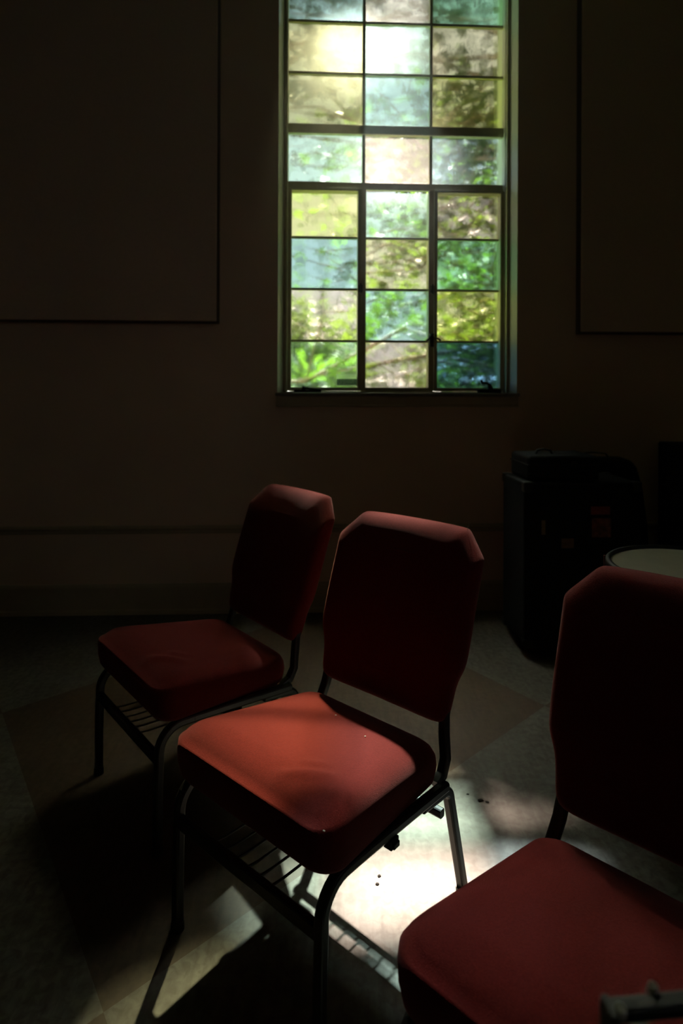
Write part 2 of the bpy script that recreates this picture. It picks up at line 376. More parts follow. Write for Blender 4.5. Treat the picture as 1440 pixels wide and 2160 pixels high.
# the two opening lights
def casement(u0, u1, hinge_u):
    bm = bmesh.new(); s = .020; z0, z1 = Y['bot'] - .020, Y['t4b'] - .002
    add_box(bm, (u0, -.175, z0), (u0 + s, -.105, z1), G); add_box(bm, (u1 - s, -.175, z0), (u1, -.105, z1), G)
    add_box(bm, (u0 + s, -.175, z0), (u1 - s, -.105, z0 + s), G); add_box(bm, (u0 + s, -.175, z1 - s * .7), (u1 - s, -.105, z1), G)
    for z in (Y['b5'], Y['b6'], Y['b7']): add_box(bm, (u0 + s, -.160, z - .007), (u1 - s, -.140, z + .007), G)
    c = obj('casement', bm, M_frame, win, bevel=.003)
    bm = bmesh.new(); zh = Y['b6']
    add_cyl(bm, G(hinge_u, -.098, zh - .028), G(hinge_u, -.098, zh + .028), .006, 12); add_box(bm, (hinge_u - .012, -.108, zh - .020), (hinge_u + .012, -.100, zh + .020), G)
    obj('hinge', bm, M_iron, c)
    return c
cl = casement(FX0 + .001, MU[0] - .0145, MU[0] - .018)
cr = casement(MU[1] + .0145, FX1 - .001, MU[1] + .006)
# crank operators and the spring latch
bm = bmesh.new(); u = -.195; z = OZ0
add_box(bm, (u - .065, -.092, z), (u + .085, -.060, z + .014), G); add_cyl(bm, G(u - .012, -.075, z + .012), G(u - .012, -.075, z + .034), .013, 14, .008)
add_sweep(bm, [G(u - .012, -.07, z + .026), G(u + .03, -.06, z + .020), G(u + .085, -.05, z + .012)], (0, 0, 1), .012, .010, n=10)
obj('window_crank', bm, M_iron, cl)
bm = bmesh.new(); u = .845
add_box(bm, (u - .070, -.092, z), (u + .055, -.055, z + .020), G); add_cyl(bm, G(u, -.072, z + .018), G(u - .006, -.072, z + .046), .016, 14, .010)
add_sweep(bm, [G(u - .004, -.07, z + .044), G(u - .025, -.06, z + .056), G(u - .055, -.05, z + .056), G(u - .062, -.045, z + .074)], (0, 0, 1), .012, .010, n=10)
obj('window_crank', bm, M_iron, cr)
bm = bmesh.new(); u, z = MU[1], Y['b7'] + .008
add_box(bm, (u - .010, -.104, z - .040), (u + .012, -.092, z + .036), G)
add_sweep(bm, [G(u + .008, -.09, z + .036), G(u - .014, -.08, z + .010), G(u - .034, -.075, z - .008)], (0, -1, 0), .010, .012, n=8)
add_sweep(bm, [G(u + .010, -.09, z + .012), G(u + .030, -.082, z + .006), G(u + .050, -.08, z - .004)], (0, -1, 0), .008, .010, n=8)
add_cyl(bm, G(u, -.092, z - .028), G(u, -.080, z - .028), .006, 10)
obj('latch', bm, M_iron, win)
# panes, tinted one by one
GC = dict(olive=(.60, .58, .32), yellow=(.86, .80, .38), amber=(.86, .76, .50), cream=(.95, .90, .76), pink=(.88, .74, .64), mauve=(.66, .54, .46),
          mint=(.72, .92, .76), green=(.42, .74, .50), teal=(.50, .70, .66), pale=(.74, .90, .94), blue=(.11, .25, .42), sage=(.64, .80, .62))
GK = list(GC); GM = [glass_material('glass_' + k, GC[k]) for k in GK]
PAT = [('pale', 'mint', 'pale'), ('teal', 'pale', 'mint'), ('teal', 'cream', 'green'), ('olive', 'mint', 'amber'), ('olive', 'teal', 'yellow'), ('mint', 'pink', 'pale'),
       ('yellow', 'mint', 'mauve'), ('teal', 'amber', 'green'), ('pink', 'teal', 'yellow'), ('sage', 'mauve', 'blue')]
zr = [(tops[1] + .008, OZ1 - .05), (tops[0] + .008, tops[1] - .008), (Y['b1'] + .008, tops[0] - .008), (Y['b2'] + .008, Y['b1'] - .008), (Y['t3'], Y['b2'] - .008),
      (Y['t4'], Y['t3b']), (Y['b5'] + .007, Y['t4b'] - .014), (Y['b6'] + .007, Y['b5'] - .007), (Y['b7'] + .007, Y['b6'] - .007), (Y['bot'], Y['b7'] - .007)]
bm = bmesh.new()
for i, row in enumerate(PAT):
    z0, z1 = zr[i]
    low = i >= 6
    cols = [(FX0 + .021, MU[0] - .0345), (MU[0] + .014, MU[1] - .014), (MU[1] + .0345, FX1 - .021)] if low else [(FX0, MU[0] - mw), (MU[0] + mw, MU[1] - mw), (MU[1] + mw, FX1)]
    for (u0, u1), k in zip(cols, row):
        add_box(bm, (u0 - .003, GV - .0025, z0 - .003), (u1 + .003, GV + .0025, z1 + .003), G, GK.index(k))
obj('glass', bm, GM, win)

# sticker on the lowest left pane
st = empty('paper_label', 'small paper label stuck in the corner of the lowest left pane', 'label', W(.030, GV + .006, 1.2))
def T(u, v, z): return W(u, v, z) - st.location
zb, zt = zpx(814), zpx(789)
bm = bmesh.new(); add_box(bm, (-.022, GV + .0035, zb), (.108, GV + .0045, zt), T); obj('paper', bm, M_paper, st)
bm = bmesh.new(); add_box(bm, (-.020, GV + .0047, zb + .004), (.104, GV + .0055, zb + .040), T)
o = obj('printed_band', bm, M_print, st); o['label'] = 'dark grey printed band'

# ------------------------------------------------------------------ stacking chairs
FW, SPL = .2197, .0
def chair(label, wrinkle=True):
    r = empty('stacking_chair', label, 'chair', group='red stacking chairs')
    tw = .023
    # local frame: x = forward, y = side, z = up; origin between the front feet
    for s in (-1, 1):
        b = s * FW
        path = [(0, .012), (0, .10), (-.001, .18), (-.003, .24)] + [(-.065 + .062 * math.cos(t), .264 + .062 * math.sin(t)) for t in [i * PI / 2 / 7 for i in range(8)]] + [(-.10, .325)]
        bm = bmesh.new(); add_sweep(bm, [(a, b, z) for a, z in path], (0, 1, 0), tw, tw)
        lg = obj('leg', bm, M_metal, r, smooth=False, bevel=.001)
        bm = bmesh.new(); add_cyl(bm, (0, b, 0), (0, b, .020), .0155, 16, .0145); obj('foot_glide', bm, M_glide, lg)
        bm = bmesh.new(); add_sweep(bm, [(-.10, b, .325), (-.20, b, .320), (-.30, b, .314), (-.425, b, .306)], (0, 1, 0), tw, tw); obj('side_rail', bm, M_metal, r, bevel=.001)
        bi = s * (FW - .003)
        th = [i * 1.30 / 7 for i in range(8)]
        bend = [(-.415 - .03 * math.sin(t), .264 + .03 * math.cos(t)) for t in th]
        path = [(-.33, .302)] + [(-.36, .299)] + bend + [(-.512, .012)]
        bm = bmesh.new(); add_sweep(bm, [(a, bi, z) for a, z in path], (0, 1, 0), tw, tw)
        lg = obj('leg', bm, M_metal, r, bevel=.001)
        bm = bmesh.new(); add_cyl(bm, (-.512, bi, 0), (-.506, bi, .026), .0165, 16, .0150); obj('foot_glide', bm, M_glide, lg)
        # back post
        bp = s * .187
        path = [(-.405, .312), (-.432, .322), (-.452, .35), (-.464, .40), (-.472, .44), (-.49, .50), (-.52, .58), (-.56, .70)]
        bm = bmesh.new(); add_sweep(bm, [(a, bp + s * .018 * min(1, max(0, (.42 - z) / .08)), z) for a, z in path], (0, 1, 0), .025, .020); obj('back_post', bm, M_metal, r, bevel=.001)
        # ganging clip under the rail
        bm = bmesh.new(); add_box(bm, (-.222, b - .006, .290), (-.195, b + .0145, .310)); add_box(bm, (-.219, b + .0135, .292), (-.199, b + .019, .304)); obj('ganging_clip', bm, M_glide, r, bevel=.002)
    # front stretcher and book rack
    bm = bmesh.new(); add_sweep(bm, [(-.001, -FW, .247), (-.001, 0, .247), (-.001, FW, .247)], (0, 0, 1), .030, .018); obj('stretcher', bm, M_metal, r, bevel=.001)
    bm = bmesh.new()
    add_sweep(bm, [(-.415, -FW + .002, .245), (-.415, 0, .245), (-.415, FW - .002, .245)], (0, 0, 1), .020, .018)
    for k in range(6):
        bb = (k - 2.5) * .035
        add_sweep(bm, [(-.004, bb, .261), (-.03, bb, .257), (-.22, bb, .249), (-.40, bb, .250), (-.416, bb, .256)], (0, 1, 0), .0052, .0052, n=8)
    obj('book_rack', bm, M_metal, r)
    # seat cushion
    def outline(inset, n=9):
        a0, a1 = -.430 + inset, .010 - inset
        wr, wf = .212 - inset, .243 - inset
        pts = []
        rad = [max(.055 - inset * .33, .004), max(.05 - inset * .33, .004)]
        for (ca, cb, rr, t0) in ((a1, wf, rad[0], 0), (a0, wr, rad[1], PI / 2), (a0, -wr, rad[1], PI), (a1, -wf, rad[0], 1.5 * PI)):
            sa = 1 if ca == a1 else -1; sb = 1 if cb > 0 else -1
            cx, cyy = ca - sa * rr, cb - sb * rr
            for k in range(n): 
                t = t0 + PI / 2 * k / (n - 1)
                pts.append((cx + rr * math.cos(t), cyy + rr * math.sin(t)))
        # densify straight sides
        out = []
        for i, p in enumerate(pts):
            q = pts[(i + 1) % len(pts)]
            out.append(p)
            if i % n == n - 1:
                m = 26
                for k in range(1, m): out.append((p[0] + (q[0] - p[0]) * k / m, p[1] + (q[1] - p[1]) * k / m))
        return out
    prof = [(.030, -.122), (.014, -.120), (.004, -.106), (-.001, -.080), (-.002, -.052), (.000, -.032), (.007, -.018), (.020, -.008), (.045, -.002)] + [(.045 + .008 * i, max(-.002, -.002 + .0004 * i) if i < 5 else 0) for i in range(1, 16)]
    def crown(a, b): return .008 * max(0, 1 - abs(b / .20) ** 3) * max(0, 1 - abs((a + .215) / .18) ** 3)
    rings = []
    for ins, dzz in prof:
        ring = []
        for a, b in outline(ins):
            base = .460 + (a + .02) * .135
            dd = dzz
            if dzz > -.03:
                dd -= .020 * max(0, (a + .085) / .095) ** 2         # waterfall front
            if ins >= .045: dd += crown(a, b)
            if dzz < -.06: dd += max(0, -(a + .02)) * .05
            z = base + dd
            if wrinkle and dzz > -.005:
                for (wa, wb, ang, ln, h) in ((-.073, .112, 2.25, .062, .0060), (-.112, .100, 2.25, .030, .0035)):
                    x, y = a - wa, b - wb
                    al = x * math.cos(ang) + y * math.sin(ang); ac = -x * math.sin(ang) + y * math.cos(ang)
                    z += h * math.exp(-(al / ln) ** 4) * math.exp(-(ac / .012) ** 2)
            ring.append((a, b, z))
        rings.append(ring)
    bm = bmesh.new(); R = add_loft(bm, rings, cap=False)
    bm.faces.new(R[0][::-1])
    # close the top with a shrinking stack
    last = rings[-1]; ca = sum(p[0] for p in last) / len(last); cb = sum(p[1] for p in last) / len(last)
    prev = R[-1]
    for k in (.88, .76, .64, .52, .40, .28, .14):
        ring = []
        for p in last:
            a = ca + (p[0] - ca) * k; b = cb + (p[1] - cb) * k
            z = .460 + (a + .02) * .135 + crown(a, b)
            if wrinkle:
                for (wa, wb, ang, ln, h) in ((-.073, .112, 2.25, .062, .0060), (-.112, .100, 2.25, .030, .0035)):
                    x, y = a - wa, b - wb
                    al = x * math.cos(ang) + y * math.sin(ang); ac = -x * math.sin(ang) + y * math.cos(ang)
                    z += h * math.exp(-(al / ln) ** 4) * math.exp(-(ac / .012) ** 2)
            ring.append(bm.verts.new((a, b, z)))
        n = len(ring)
        for i in range(n): bm.faces.new((prev[i], prev[(i + 1) % n], ring[(i + 1) % n], ring[i]))
        prev = ring
    c = bm.verts.new((ca, cb, .460 + (ca + .02) * .135 + crown(ca, cb)))
    n = len(prev)
    for i in range(n): bm.faces.new((prev[i], prev[(i + 1) % n], c))
    obj('seat', bm, M_fabric, r, smooth=True)
    # backrest cushion: outline in (b, z), curved and reclined
    half = [(0, .416), (.150, .418), (.186, .422), (.199, .436), (.203, .470), (.206, .500), (.214, .525), (.224, .545), (.2285, .570), (.2295, .640), (.2295, .720), (.2305, .782), (.2308, .793), (.2285, .799),
            (.222, .806), (.200, .829), (.182, .848), (.174, .8555), (.166, .859), (.150, .860), (.075, .861)]
    loop = half + [(-b, z) for b, z in half[::-1] if b > 0]
    def recline(z): 
        t = (z - .42) / .437
        return -.478 - .115 * t - .030 * t * t
    zc, = (.64,)
    layers = [(.030, -.018), (.010, -.024), (.002, -.019), (.0, -.008), (.0, .004), (.004, .016), (.013, .026), (.032, .034), (.075, .039)]
    def shrink(p, d):
        b, z = p
        # inset towards the centre line and the middle height
        kb = max(0, abs(b) - d) * (1 if b > 0 else -1) if abs(b) > 1e-6 else 0
        kz = z + d if z < zc - .13 else (z - d if z > zc + .13 else z)
        f = min(1, abs(z - zc) / .13)
        kz = z + (d if z < zc else -d) * f
        return kb, kz
    bm = bmesh.new(); rings = []
    for d, off in layers:
        ring = []
        for p in loop:
            b, z = shrink(p, d)
            a = recline(z) + off + .022 * (b / .23) ** 2
            ring.append((a, b, z))
        rings.append(ring)
    R = add_loft(bm, rings, cap=False)
    for ring in (R[0], R[-1]):
        n = len(ring); m = len(half)
        # grid fill between mirrored halves
        def opp(i): return (n - i) % n
        idx = list(range(0, m))
        cols = []
        for i in idx:
            p = ring[i].co; q = ring[opp(i)].co if i > 0 else None
            if i == 0: cols.append([ring[0]]); continue
            l = [ring[i]]
            for k in (1, 2, 3):
                t = k / 4; co = p.lerp(q, t); bb = co.y
                z = co.z; co.x = recline(z) + (layers[0][1] if ring is R[0] else layers[-1][1] + .003) + .022 * (bb / .23) ** 2
                l.append(bm.verts.new(co))
            l.append(ring[opp(i)]); cols.append(l)
        for i in range(1, m - 1):
            for k in range(4): bm.faces.new((cols[i][k], cols[i][k + 1], cols[i + 1][k + 1], cols[i + 1][k]))
        for k in range(4): bm.faces.new((cols[0][0], cols[1][k + 1], cols[1][k]))
        # top strip already closed by the last pair sharing the edge loop
    obj('backrest', bm, M_fabric, r, smooth=True, subsurf=1)
    return r

POS = [((-.200, 1.2516), 3.9967, 'red chair in the middle with sunlight across its seat'),
       ((-.6196, 1.7828), 3.8492, 'red chair farthest from the camera, in shadow left of the sunlit one'),
       ((.2475, .7223), 3.9596, 'nearest red chair at the lower right, cut off by the frame')]
c0 = chair(POS[0][2])
c0.location = (*POS[0][0], 0); c0.rotation_euler = (0, 0, POS[0][1])
for (x, y), a, lab in POS[1:]: dup(c0, (x, y, 0), a, lab)

# ------------------------------------------------------------------ floor tom
def lathe(bm, prof, n=48, cap=True):
    rings = [[(r * math.cos(2 * PI * k / n), r * math.sin(2 * PI * k / n), z) for k in range(n)] for r, z in prof]
    add_loft(bm, rings, cap=cap)
dr = empty('floor_tom', 'round floor drum with a cream head behind the nearest red chair', 'drum', (.988, 1.73, 0))
RD = .212
bm = bmesh.new(); lathe(bm, [(RD - .008, .30), (RD, .30), (RD, .712), (RD - .008, .712)]); obj('shell', bm, M_tolex, dr, smooth=False)
bm = bmesh.new(); lathe(bm, [(RD + .004, .718), (RD - .004, .721), (RD - .03, .719), (.12, .718), (.003, .718)], cap=False); obj('drum_head', bm, M_head, dr, smooth=True)
for z0, z1 in ((.690, .730), (.285, .320)):
    bm = bmesh.new(); lathe(bm, [(RD + .004, z0), (RD + .014, z0 + .002), (RD + .014, z1 - .004), (RD + .010, z1), (RD + .002, z1), (RD + .002, z0 + .02)], cap=False); obj('hoop', bm, M_glide, dr, smooth=True)
for k in range(8):
    a = 2 * PI * k / 8 + .2
    bm = bmesh.new(); cx, cyy = (RD + .020) * math.cos(a), (RD + .020) * math.sin(a)
    add_cyl(bm, (cx, cyy, .30), (cx, cyy, .722), .0035, 8); add_cyl(bm, (cx * .985, cyy * .985, .46), (cx * .985, cyy * .985, .56), .011, 10); obj('tension_rod', bm, M_chrome, dr)
for k in range(3):
    a = 2 * PI * k / 3 + .9
    cx, cyy = (RD + .028) * math.cos(a), (RD + .028) * math.sin(a)
    bm = bmesh.new(); add_sweep(bm, [(cx, cyy, .52), (cx, cyy, .12), (cx * 1.1, cyy * 1.1, .05), (cx * 1.14, cyy * 1.14, .012)], (math.cos(a), math.sin(a), 0), .011, .011, n=10)
    add_cyl(bm, (cx * 1.14, cyy * 1.14, 0), (cx * 1.14, cyy * 1.14, .03), .012, 10); obj('leg', bm, M_chrome, dr)

# ------------------------------------------------------------------ dark cases along the wall
def CB(c, u0, v0): return None
ac = empty('equipment_case', 'large black case with red stickers standing on the floor against the wall', 'case', W(1.07, .45, 0))
def T(u, v, z): return W(u, v, z) - ac.location
cu0, cu1, cv0, cv1, cz = .80, 1.34, .30, .62, .79
bm = bmesh.new(); add_box(bm, (cu0, cv0, .04), (cu1, cv1, cz), T); obj('case_body', bm, M_tolex, ac, bevel=.014)
for u in (cu0, cu1):
    for v in (cv0, cv1):
        for z in (.04, cz):
            su = .018 if u == cu0 else -.018; sv = .018 if v == cv0 else -.018; sz = .02 if z < .1 else -.02
            bm = bmesh.new()
            add_box(bm, (min(u, u + 2 * su) - .003, min(v, v + 2 * sv) - .003, min(z, z + 2 * sz) - .003), (max(u, u + 2 * su) + .003, max(v, v + 2 * sv) + .003, max(z, z + 2 * sz) + .003), T)
            obj('corner_guard', bm, M_glide, ac, bevel=.006)
for u in (cu0 + .06, cu1 - .06):
    for v in (cv0 + .05, cv1 - .05):
        bm = bmesh.new(); add_cyl(bm, T(u - .012, v, .022), T(u + .012, v, .022), .022, 14); obj('caster', bm, M_glide, ac)
def stick(name, m, px0, py0, px1, py1, label):
    # flat sticker on the case front
    Yf = None
    def ups(px, py):
        kx = (px - 720) / 1300; kz = (py - 808) / 1300
        # intersect with the plane v = cv1
        t = (D * cy_ - cv1) / (-sy_ * kx + cy_)
        P = Vector((kx * t, t, 1.2375 - kz * t)); q = P - Vector((0, D, 0))
        return q.x * cy_ + q.y * sy_, P.z
    u0, z1 = ups(px0, py0); u1, z0 = ups(px1, py1)
    bm = bmesh.new(); add_box(bm, (u0, cv1, z0), (u1, cv1 + .0015, z1), T); o = obj(name, bm, m, ac); o['label'] = label
stick('sticker', M_redst, 1247, 1066, 1287, 1083, 'narrow red sticker')
stick('sticker', M_pic, 1249, 1091, 1289, 1131, 'square reddish picture sticker')
stick('sticker', M_brst, 1185, 1134, 1211, 1154, 'small brown sticker')
stick('latch', M_brass, 1143, 1096, 1151, 1126, 'small brass coloured latch')

hd = empty('carry_case', 'small black case with a handle lying on top of the large sticker case', 'case', W(.985, .45, cz + .001))
def T(u, v, z): return W(u, v, z + cz + .001) - hd.location
bm = bmesh.new(); add_box(bm, (.83, .33, 0), (1.165, .58, .115), T); obj('case_body', bm, M_tolex, hd, bevel=.016)
bm = bmesh.new(); add_box(bm, (.828, .328, .070), (1.167, .582, .076), T); obj('lid_seam', bm, M_glide, hd, bevel=.002)
bm = bmesh.new(); add_sweep(bm, [T(.90, .48, .112), T(.908, .48, .132), T(.94, .48, .139), T(.972, .48, .132), T(.98, .48, .112)], (0, -1, 0), .018, .010, n=10); obj('handle', bm, M_glide, hd)
bm = bmesh.new(); add_box(bm, (1.03, .58, .062), (1.06, .588, .090), T); obj('latch', bm, M_gun, hd, bevel=.002)

bg_ = empty('soft_bag', 'tall black padded bag standing between the sticker case and the wall', 'bag', W(1.33, .15, 0))
def T(u, v, z): return W(u, v, z) - bg_.location
bm = bmesh.new(); rings = []
for z, w0, w1, dd in ((0.0, .27, .27, .09), (.02, .28, .28, .105), (.25, .285, .28, .11), (.50, .27, .265, .105), (.70, .235, .24, .095), (.80, .205, .215, .08), (.835, .18, .19, .062), (.85, .14, .15, .035)):
    ring = []
    for k in range(28):
        t = 2 * PI * k / 28; c, s = math.cos(t), math.sin(t)
        x = math.copysign(abs(c) ** .35, c) * (w1 if c > 0 else w0); y = math.copysign(abs(s) ** .35, s) * dd
        ring.append(T(1.33 + x, .15 + y, z))
    rings.append(ring)
add_loft(bm, rings); obj('bag_body', bm, M_cloth, bg_, smooth=True)
bm = bmesh.new(); add_sweep(bm, [T(1.24, .15, .842), T(1.26, .15, .868), T(1.33, .15, .875), T(1.40, .15, .868), T(1.42, .15, .842)], (0, -1, 0), .022, .006, n=8); obj('strap', bm, M_cloth, bg_)

sp = empty('loudspeaker', 'tall black loudspeaker cabinet at the right edge beside the bag', 'speaker', W(1.93, .30, 0))
def T(u, v, z): return W(u, v, z) - sp.location
bm = bmesh.new(); add_box(bm, (1.70, .12, .012), (2.16, .50, .93), T); obj('cabinet', bm, M_tolex, sp, bevel=.012)
bm = bmesh.new(); add_box(bm, (1.73, .50, .05), (2.13, .508, .90), T); obj('grille', bm, M_cloth, sp, bevel=.004)
for u in (1.74, 2.12):
    for v in (.16, .46):
        bm = bmesh.new(); add_cyl(bm, T(u, v, 0), T(u, v, .014), .018, 12); obj('rubber_foot', bm, M_glide, sp)

# ------------------------------------------------------------------ metal stand at the lower right corner
ms = empty('metal_stand', 'dark grey metal stand with rivets with painted glints in the lower right corner', 'stand', (.306, .47, 0), rz=.10)
zt = .774
bm = bmesh.new()
add_box(bm, (-.104, -.006, zt - .010), (.16, .008, zt)); add_box(bm, (-.108, -.010, zt - .036), (-.101, .010, zt + .001))
obj('top_bar', bm, M_gun, ms, bevel=.003)
bm = bmesh.new(); add_box(bm, (-.045, -.020, zt - .034), (.16, -.006, zt - .024)); obj('lower_bar', bm, M_gun, ms, bevel=.003)
bm = bmesh.new(); add_cyl(bm, (-.0985, -.003, zt - .004), (-.0985, -.0045, zt + .0025), .0045, 18, .004); o = obj('rivet', bm, M_rivet, ms, bevel=.001); o['label'] = 'rivet with a painted glint'
bm = bmesh.new(); add_cyl(bm, (-.066, .009, zt - .004), (-.065, .008, zt + .004), .0035, 14); o = obj('rivet', bm, M_rivet, ms, bevel=.001); o['label'] = 'rivet with a painted glint'
bm = bmesh.new(); add_sweep(bm, [(-.082, 0, zt - .018), (-.060, 0, zt - .075), (.02, 0, .35), (.08, 0, .0)], (0, 1, 0), .012, .016); obj('leg', bm, M_gun, ms, bevel=.002)
bm = bmesh.new(); add_sweep(bm, [(.14, 0, zt - .018), (.12, 0, zt - .075), (.05, 0, .35), (-.02, 0, .0)], (0, 1, 0), .012, .016); o = obj('leg', bm, M_gun, ms, bevel=.002); o.location = (0, .026, 0)
bm = bmesh.new(); add_sweep(bm, [(.05, .040, zt), (.075, .046, zt + .05), (.12, .050, zt + .09)], (0, 1, 0), .010, .014); obj('brace', bm, M_gun, ms, bevel=.002)

# ------------------------------------------------------------------ bits on the floor and on the fabric
rnd = random.Random(7)
def crumb(x, y, z, r, label, m=M_dirt, name='debris_crumb', cat='debris', squash=.3):
    bm = bmesh.new(); bmesh.ops.create_icosphere(bm, subdivisions=2, radius=r)
    for v in bm.verts:
        v.co *= rnd.uniform(.7, 1.15); v.co.z *= squash; v.co.x *= 1.25
    bmesh.ops.translate(bm, verts=bm.verts[:], vec=(0, 0, r * squash * .8))
    o = obj(name, bm, m, smooth=True); o.location = (x, y, z); tag(o, label, cat)
crumb(.418, 1.829, 0, .0075, 'larger dark crumb of a touching pair on the floor, right of the middle chair')
crumb(.436, 1.822, 0, .005, 'small dark dirt crumb touching the larger one right of the middle chair')
crumb(.386, 1.857, 0, .0035, 'tiny dark dirt crumb just beyond the touching pair on the floor')
crumb(.100, 1.547, 0, .0042, 'dark speck on the sunlit floor, upper of two under the middle chair')
crumb(.094, 1.522, 0, .0042, 'dark speck on the sunlit floor, lower of two under the middle chair')

def on_chair(a, b, z, k=0):
    (x, y), an = POS[k][0], POS[k][1]
    return (x + a * math.cos(an) - b * math.sin(an), y + a * math.sin(an) + b * math.cos(an), z)
crumb(*on_chair(-.312, -.02, .4282), .0018, 'pale lint speck on the sunlit seat, the one nearest its backrest', M_lint, 'lint_speck', 'lint', .6)
crumb(*on_chair(-.284, .094, .4322), .0016, 'pale lint speck near the middle of the sunlit seat', M_lint, 'lint_speck', 'lint', .6)
crumb(*on_chair(-.002, .226, .4335), .0022, 'pale lint speck on the front corner of the sunlit seat', M_lint, 'lint_speck', 'lint', .6)
bm = bmesh.new(); add_sweep(bm, [(0, 0, -.003), (.001, 0, .004), (.004, .001, .009), (.003, .002, .014)], (0, 1, 0), .0011, .0011, n=6)
o = obj('loose_thread', bm, M_lint, smooth=True); o.location = on_chair(-.606, .172, .861); tag(o, 'short loose thread sticking up from the top edge of the middle red chair', 'thread')

# ------------------------------------------------------------------ outdoors
bm = bmesh.new(); add_box(bm, (-30, TH + .002, -.5), (30, -40, -.35), lambda u, v, z: W(u, v - .3 if v < 0 else -v, z)); tag(obj('ground', bm, M_grass), kind='structure')

import numpy as np
rng = np.random.default_rng(11)
SD = np.array(SUN_DIR[:])
OUT = np.array([[0, 0, 0], [.16, .10, .02], [.42, .16, .05], [.30, .30, .06], [.50, .50, .03], [.22, .55, .05], [.16, .72, .04], [0, 1.0, -.02],
                [-.16, .72, .04], [-.22, .55, .05], [-.50, .50, .03], [-.30, .30, .06], [-.42, .16, .05], [-.16, .10, .02], [0, .45, -.03]])
FACES = [(14, i, i + 1) for i in range(13)] + [(14, 13, 0)]
# patches on the window kept clear of leaves to shape the sunlight: (along, height, half width, half height)
BRIGHT = [(.0, 2.885, .28, .205), (.31, 2.22, .32, .33), (.28, 2.84, .22, .14), (.33, 3.23, .10, .11)]
THIN = [(-.15, 2.46, .22, .22, .05), (.88, 2.15, .16, .16, .4), (.56, 3.23, .15, .12, .8), (.75, 3.60, .16, .12, .5), (.26, 3.45, .17, .13, .85)]   # thinner crown: share of leaves missing
def sunlit(p, k=1.0):
    q = p - SD * ((p[:, 1:2] - D) / SD[1])
    u, z = q[..., 0], q[..., 2]
    m = np.zeros(u.shape, bool)
    for cu, cz_, ru, rz_ in BRIGHT: m |= ((u - cu) / (ru * k)) ** 2 + ((z - cz_) / (rz_ * k)) ** 2 < 1
    return m
def leaf_mesh(name, pts, size, m, parent, droop=.5, face=None):
    n = len(pts)
    V = np.zeros((n, 15, 3))
    for i in range(n):
        d = rng.normal(size=3); d[2] -= droop; d /= np.linalg.norm(d)
        nrm = rng.normal(size=3) if face is None else face + rng.normal(size=3) * .6
        x = np.cross(d, nrm); x /= np.linalg.norm(x); nn = np.cross(x, d)
        s = size * rng.uniform(.65, 1.3)
        curl = rng.uniform(-.35, .35)
        P = OUT.copy(); P[:, 2] += curl * P[:, 1] ** 2 - .25 * np.abs(P[:, 0])
        V[i] = pts[i] + s * (P[:, :1] * x + P[:, 1:2] * d + P[:, 2:] * nn)
    F = (np.array(FACES)[None] + (np.arange(n) * 15)[:, None, None]).reshape(-1, 3)
    me = bpy.data.meshes.new(name); me.from_pydata(V.reshape(-1, 3).tolist(), [], F.tolist())
    o = bpy.data.objects.new(name, me); COL.objects.link(o); me.materials.append(m); o.parent = parent
    return o
def branch_mesh(bm, p0, p1, r0, r1, wob=.1, n=7, off=None):
    p0, p1 = np.array(p0, float), np.array(p1, float)
    path = []
    for i in range(n):
        t = i / (n - 1); p = p0 * (1 - t) + p1 * t + rng.normal(size=3) * wob * math.sin(PI * t)
        path.append(p)
    if off is not None and sunlit(np.array([path[0] + (path[-1] - path[0]) * t for t in np.linspace(0, 1, 30)] + path) + off, 1.05).any(): return None
    rings = []
    for i, p in enumerate(path):
        r = r0 + (r1 - r0) * i / (n - 1); t = path[min(i + 1, n - 1)] - path[max(i - 1, 0)]; t /= np.linalg.norm(t)
        a = np.cross(t, [0.3, 0.1, 1]); a /= np.linalg.norm(a); b = np.cross(t, a)
        rings.append([Vector(p + r * (a * math.cos(2 * PI * k / 8) + b * math.sin(2 * PI * k / 8))) for k in range(8)])
    add_loft(bm, rings)
    return path
def clusters(centres, n, spread):
    c = np.array(centres)[rng.integers(0, len(centres), n)]
    return c + rng.normal(size=(n, 3)) * spread

# near tree: twigs and leaves just outside the panes
t1 = empty('leafy_tree', 'leafy tree with its lower branches close outside the window', 'tree', (2.6, 5.6, -.36))
off = np.array([2.6, 5.6, -.36])
bm = bmesh.new(); branch_mesh(bm, (0, 0, 0), (-.1, .2, 5.2), .15, .07, .08)
tips = []
for _ in range(60):
    z0 = rng.uniform(1.2, 5.0)
    e = np.array([rng.uniform(-4.3, -.4), rng.uniform(-1.2, .6), z0 + rng.uniform(-.9, .7)])
    pth = branch_mesh(bm, (-.05, .1, z0), e, .035, .008, .18, off=off)
    if pth is None: continue
    tips += [p for p in pth[2:]]
    for k in range(3):
        q = pth[rng.integers(2, 6)]; e2 = q + rng.normal(size=3) * [.5, .4, .45]
        p2 = branch_mesh(bm, q, e2, .012, .004, .06, 5, off=off); tips += list(p2[1:]) if p2 is not None else []
obj('trunk', bm, M_bark, t1, smooth=True)
pts = clusters(tips, 4200, .17)
pts = pts[~sunlit(pts + off, 1.15) & (pts[:, 1] > -1.45)]
leaf_mesh('foliage', pts, .12, M_leaf, t1)

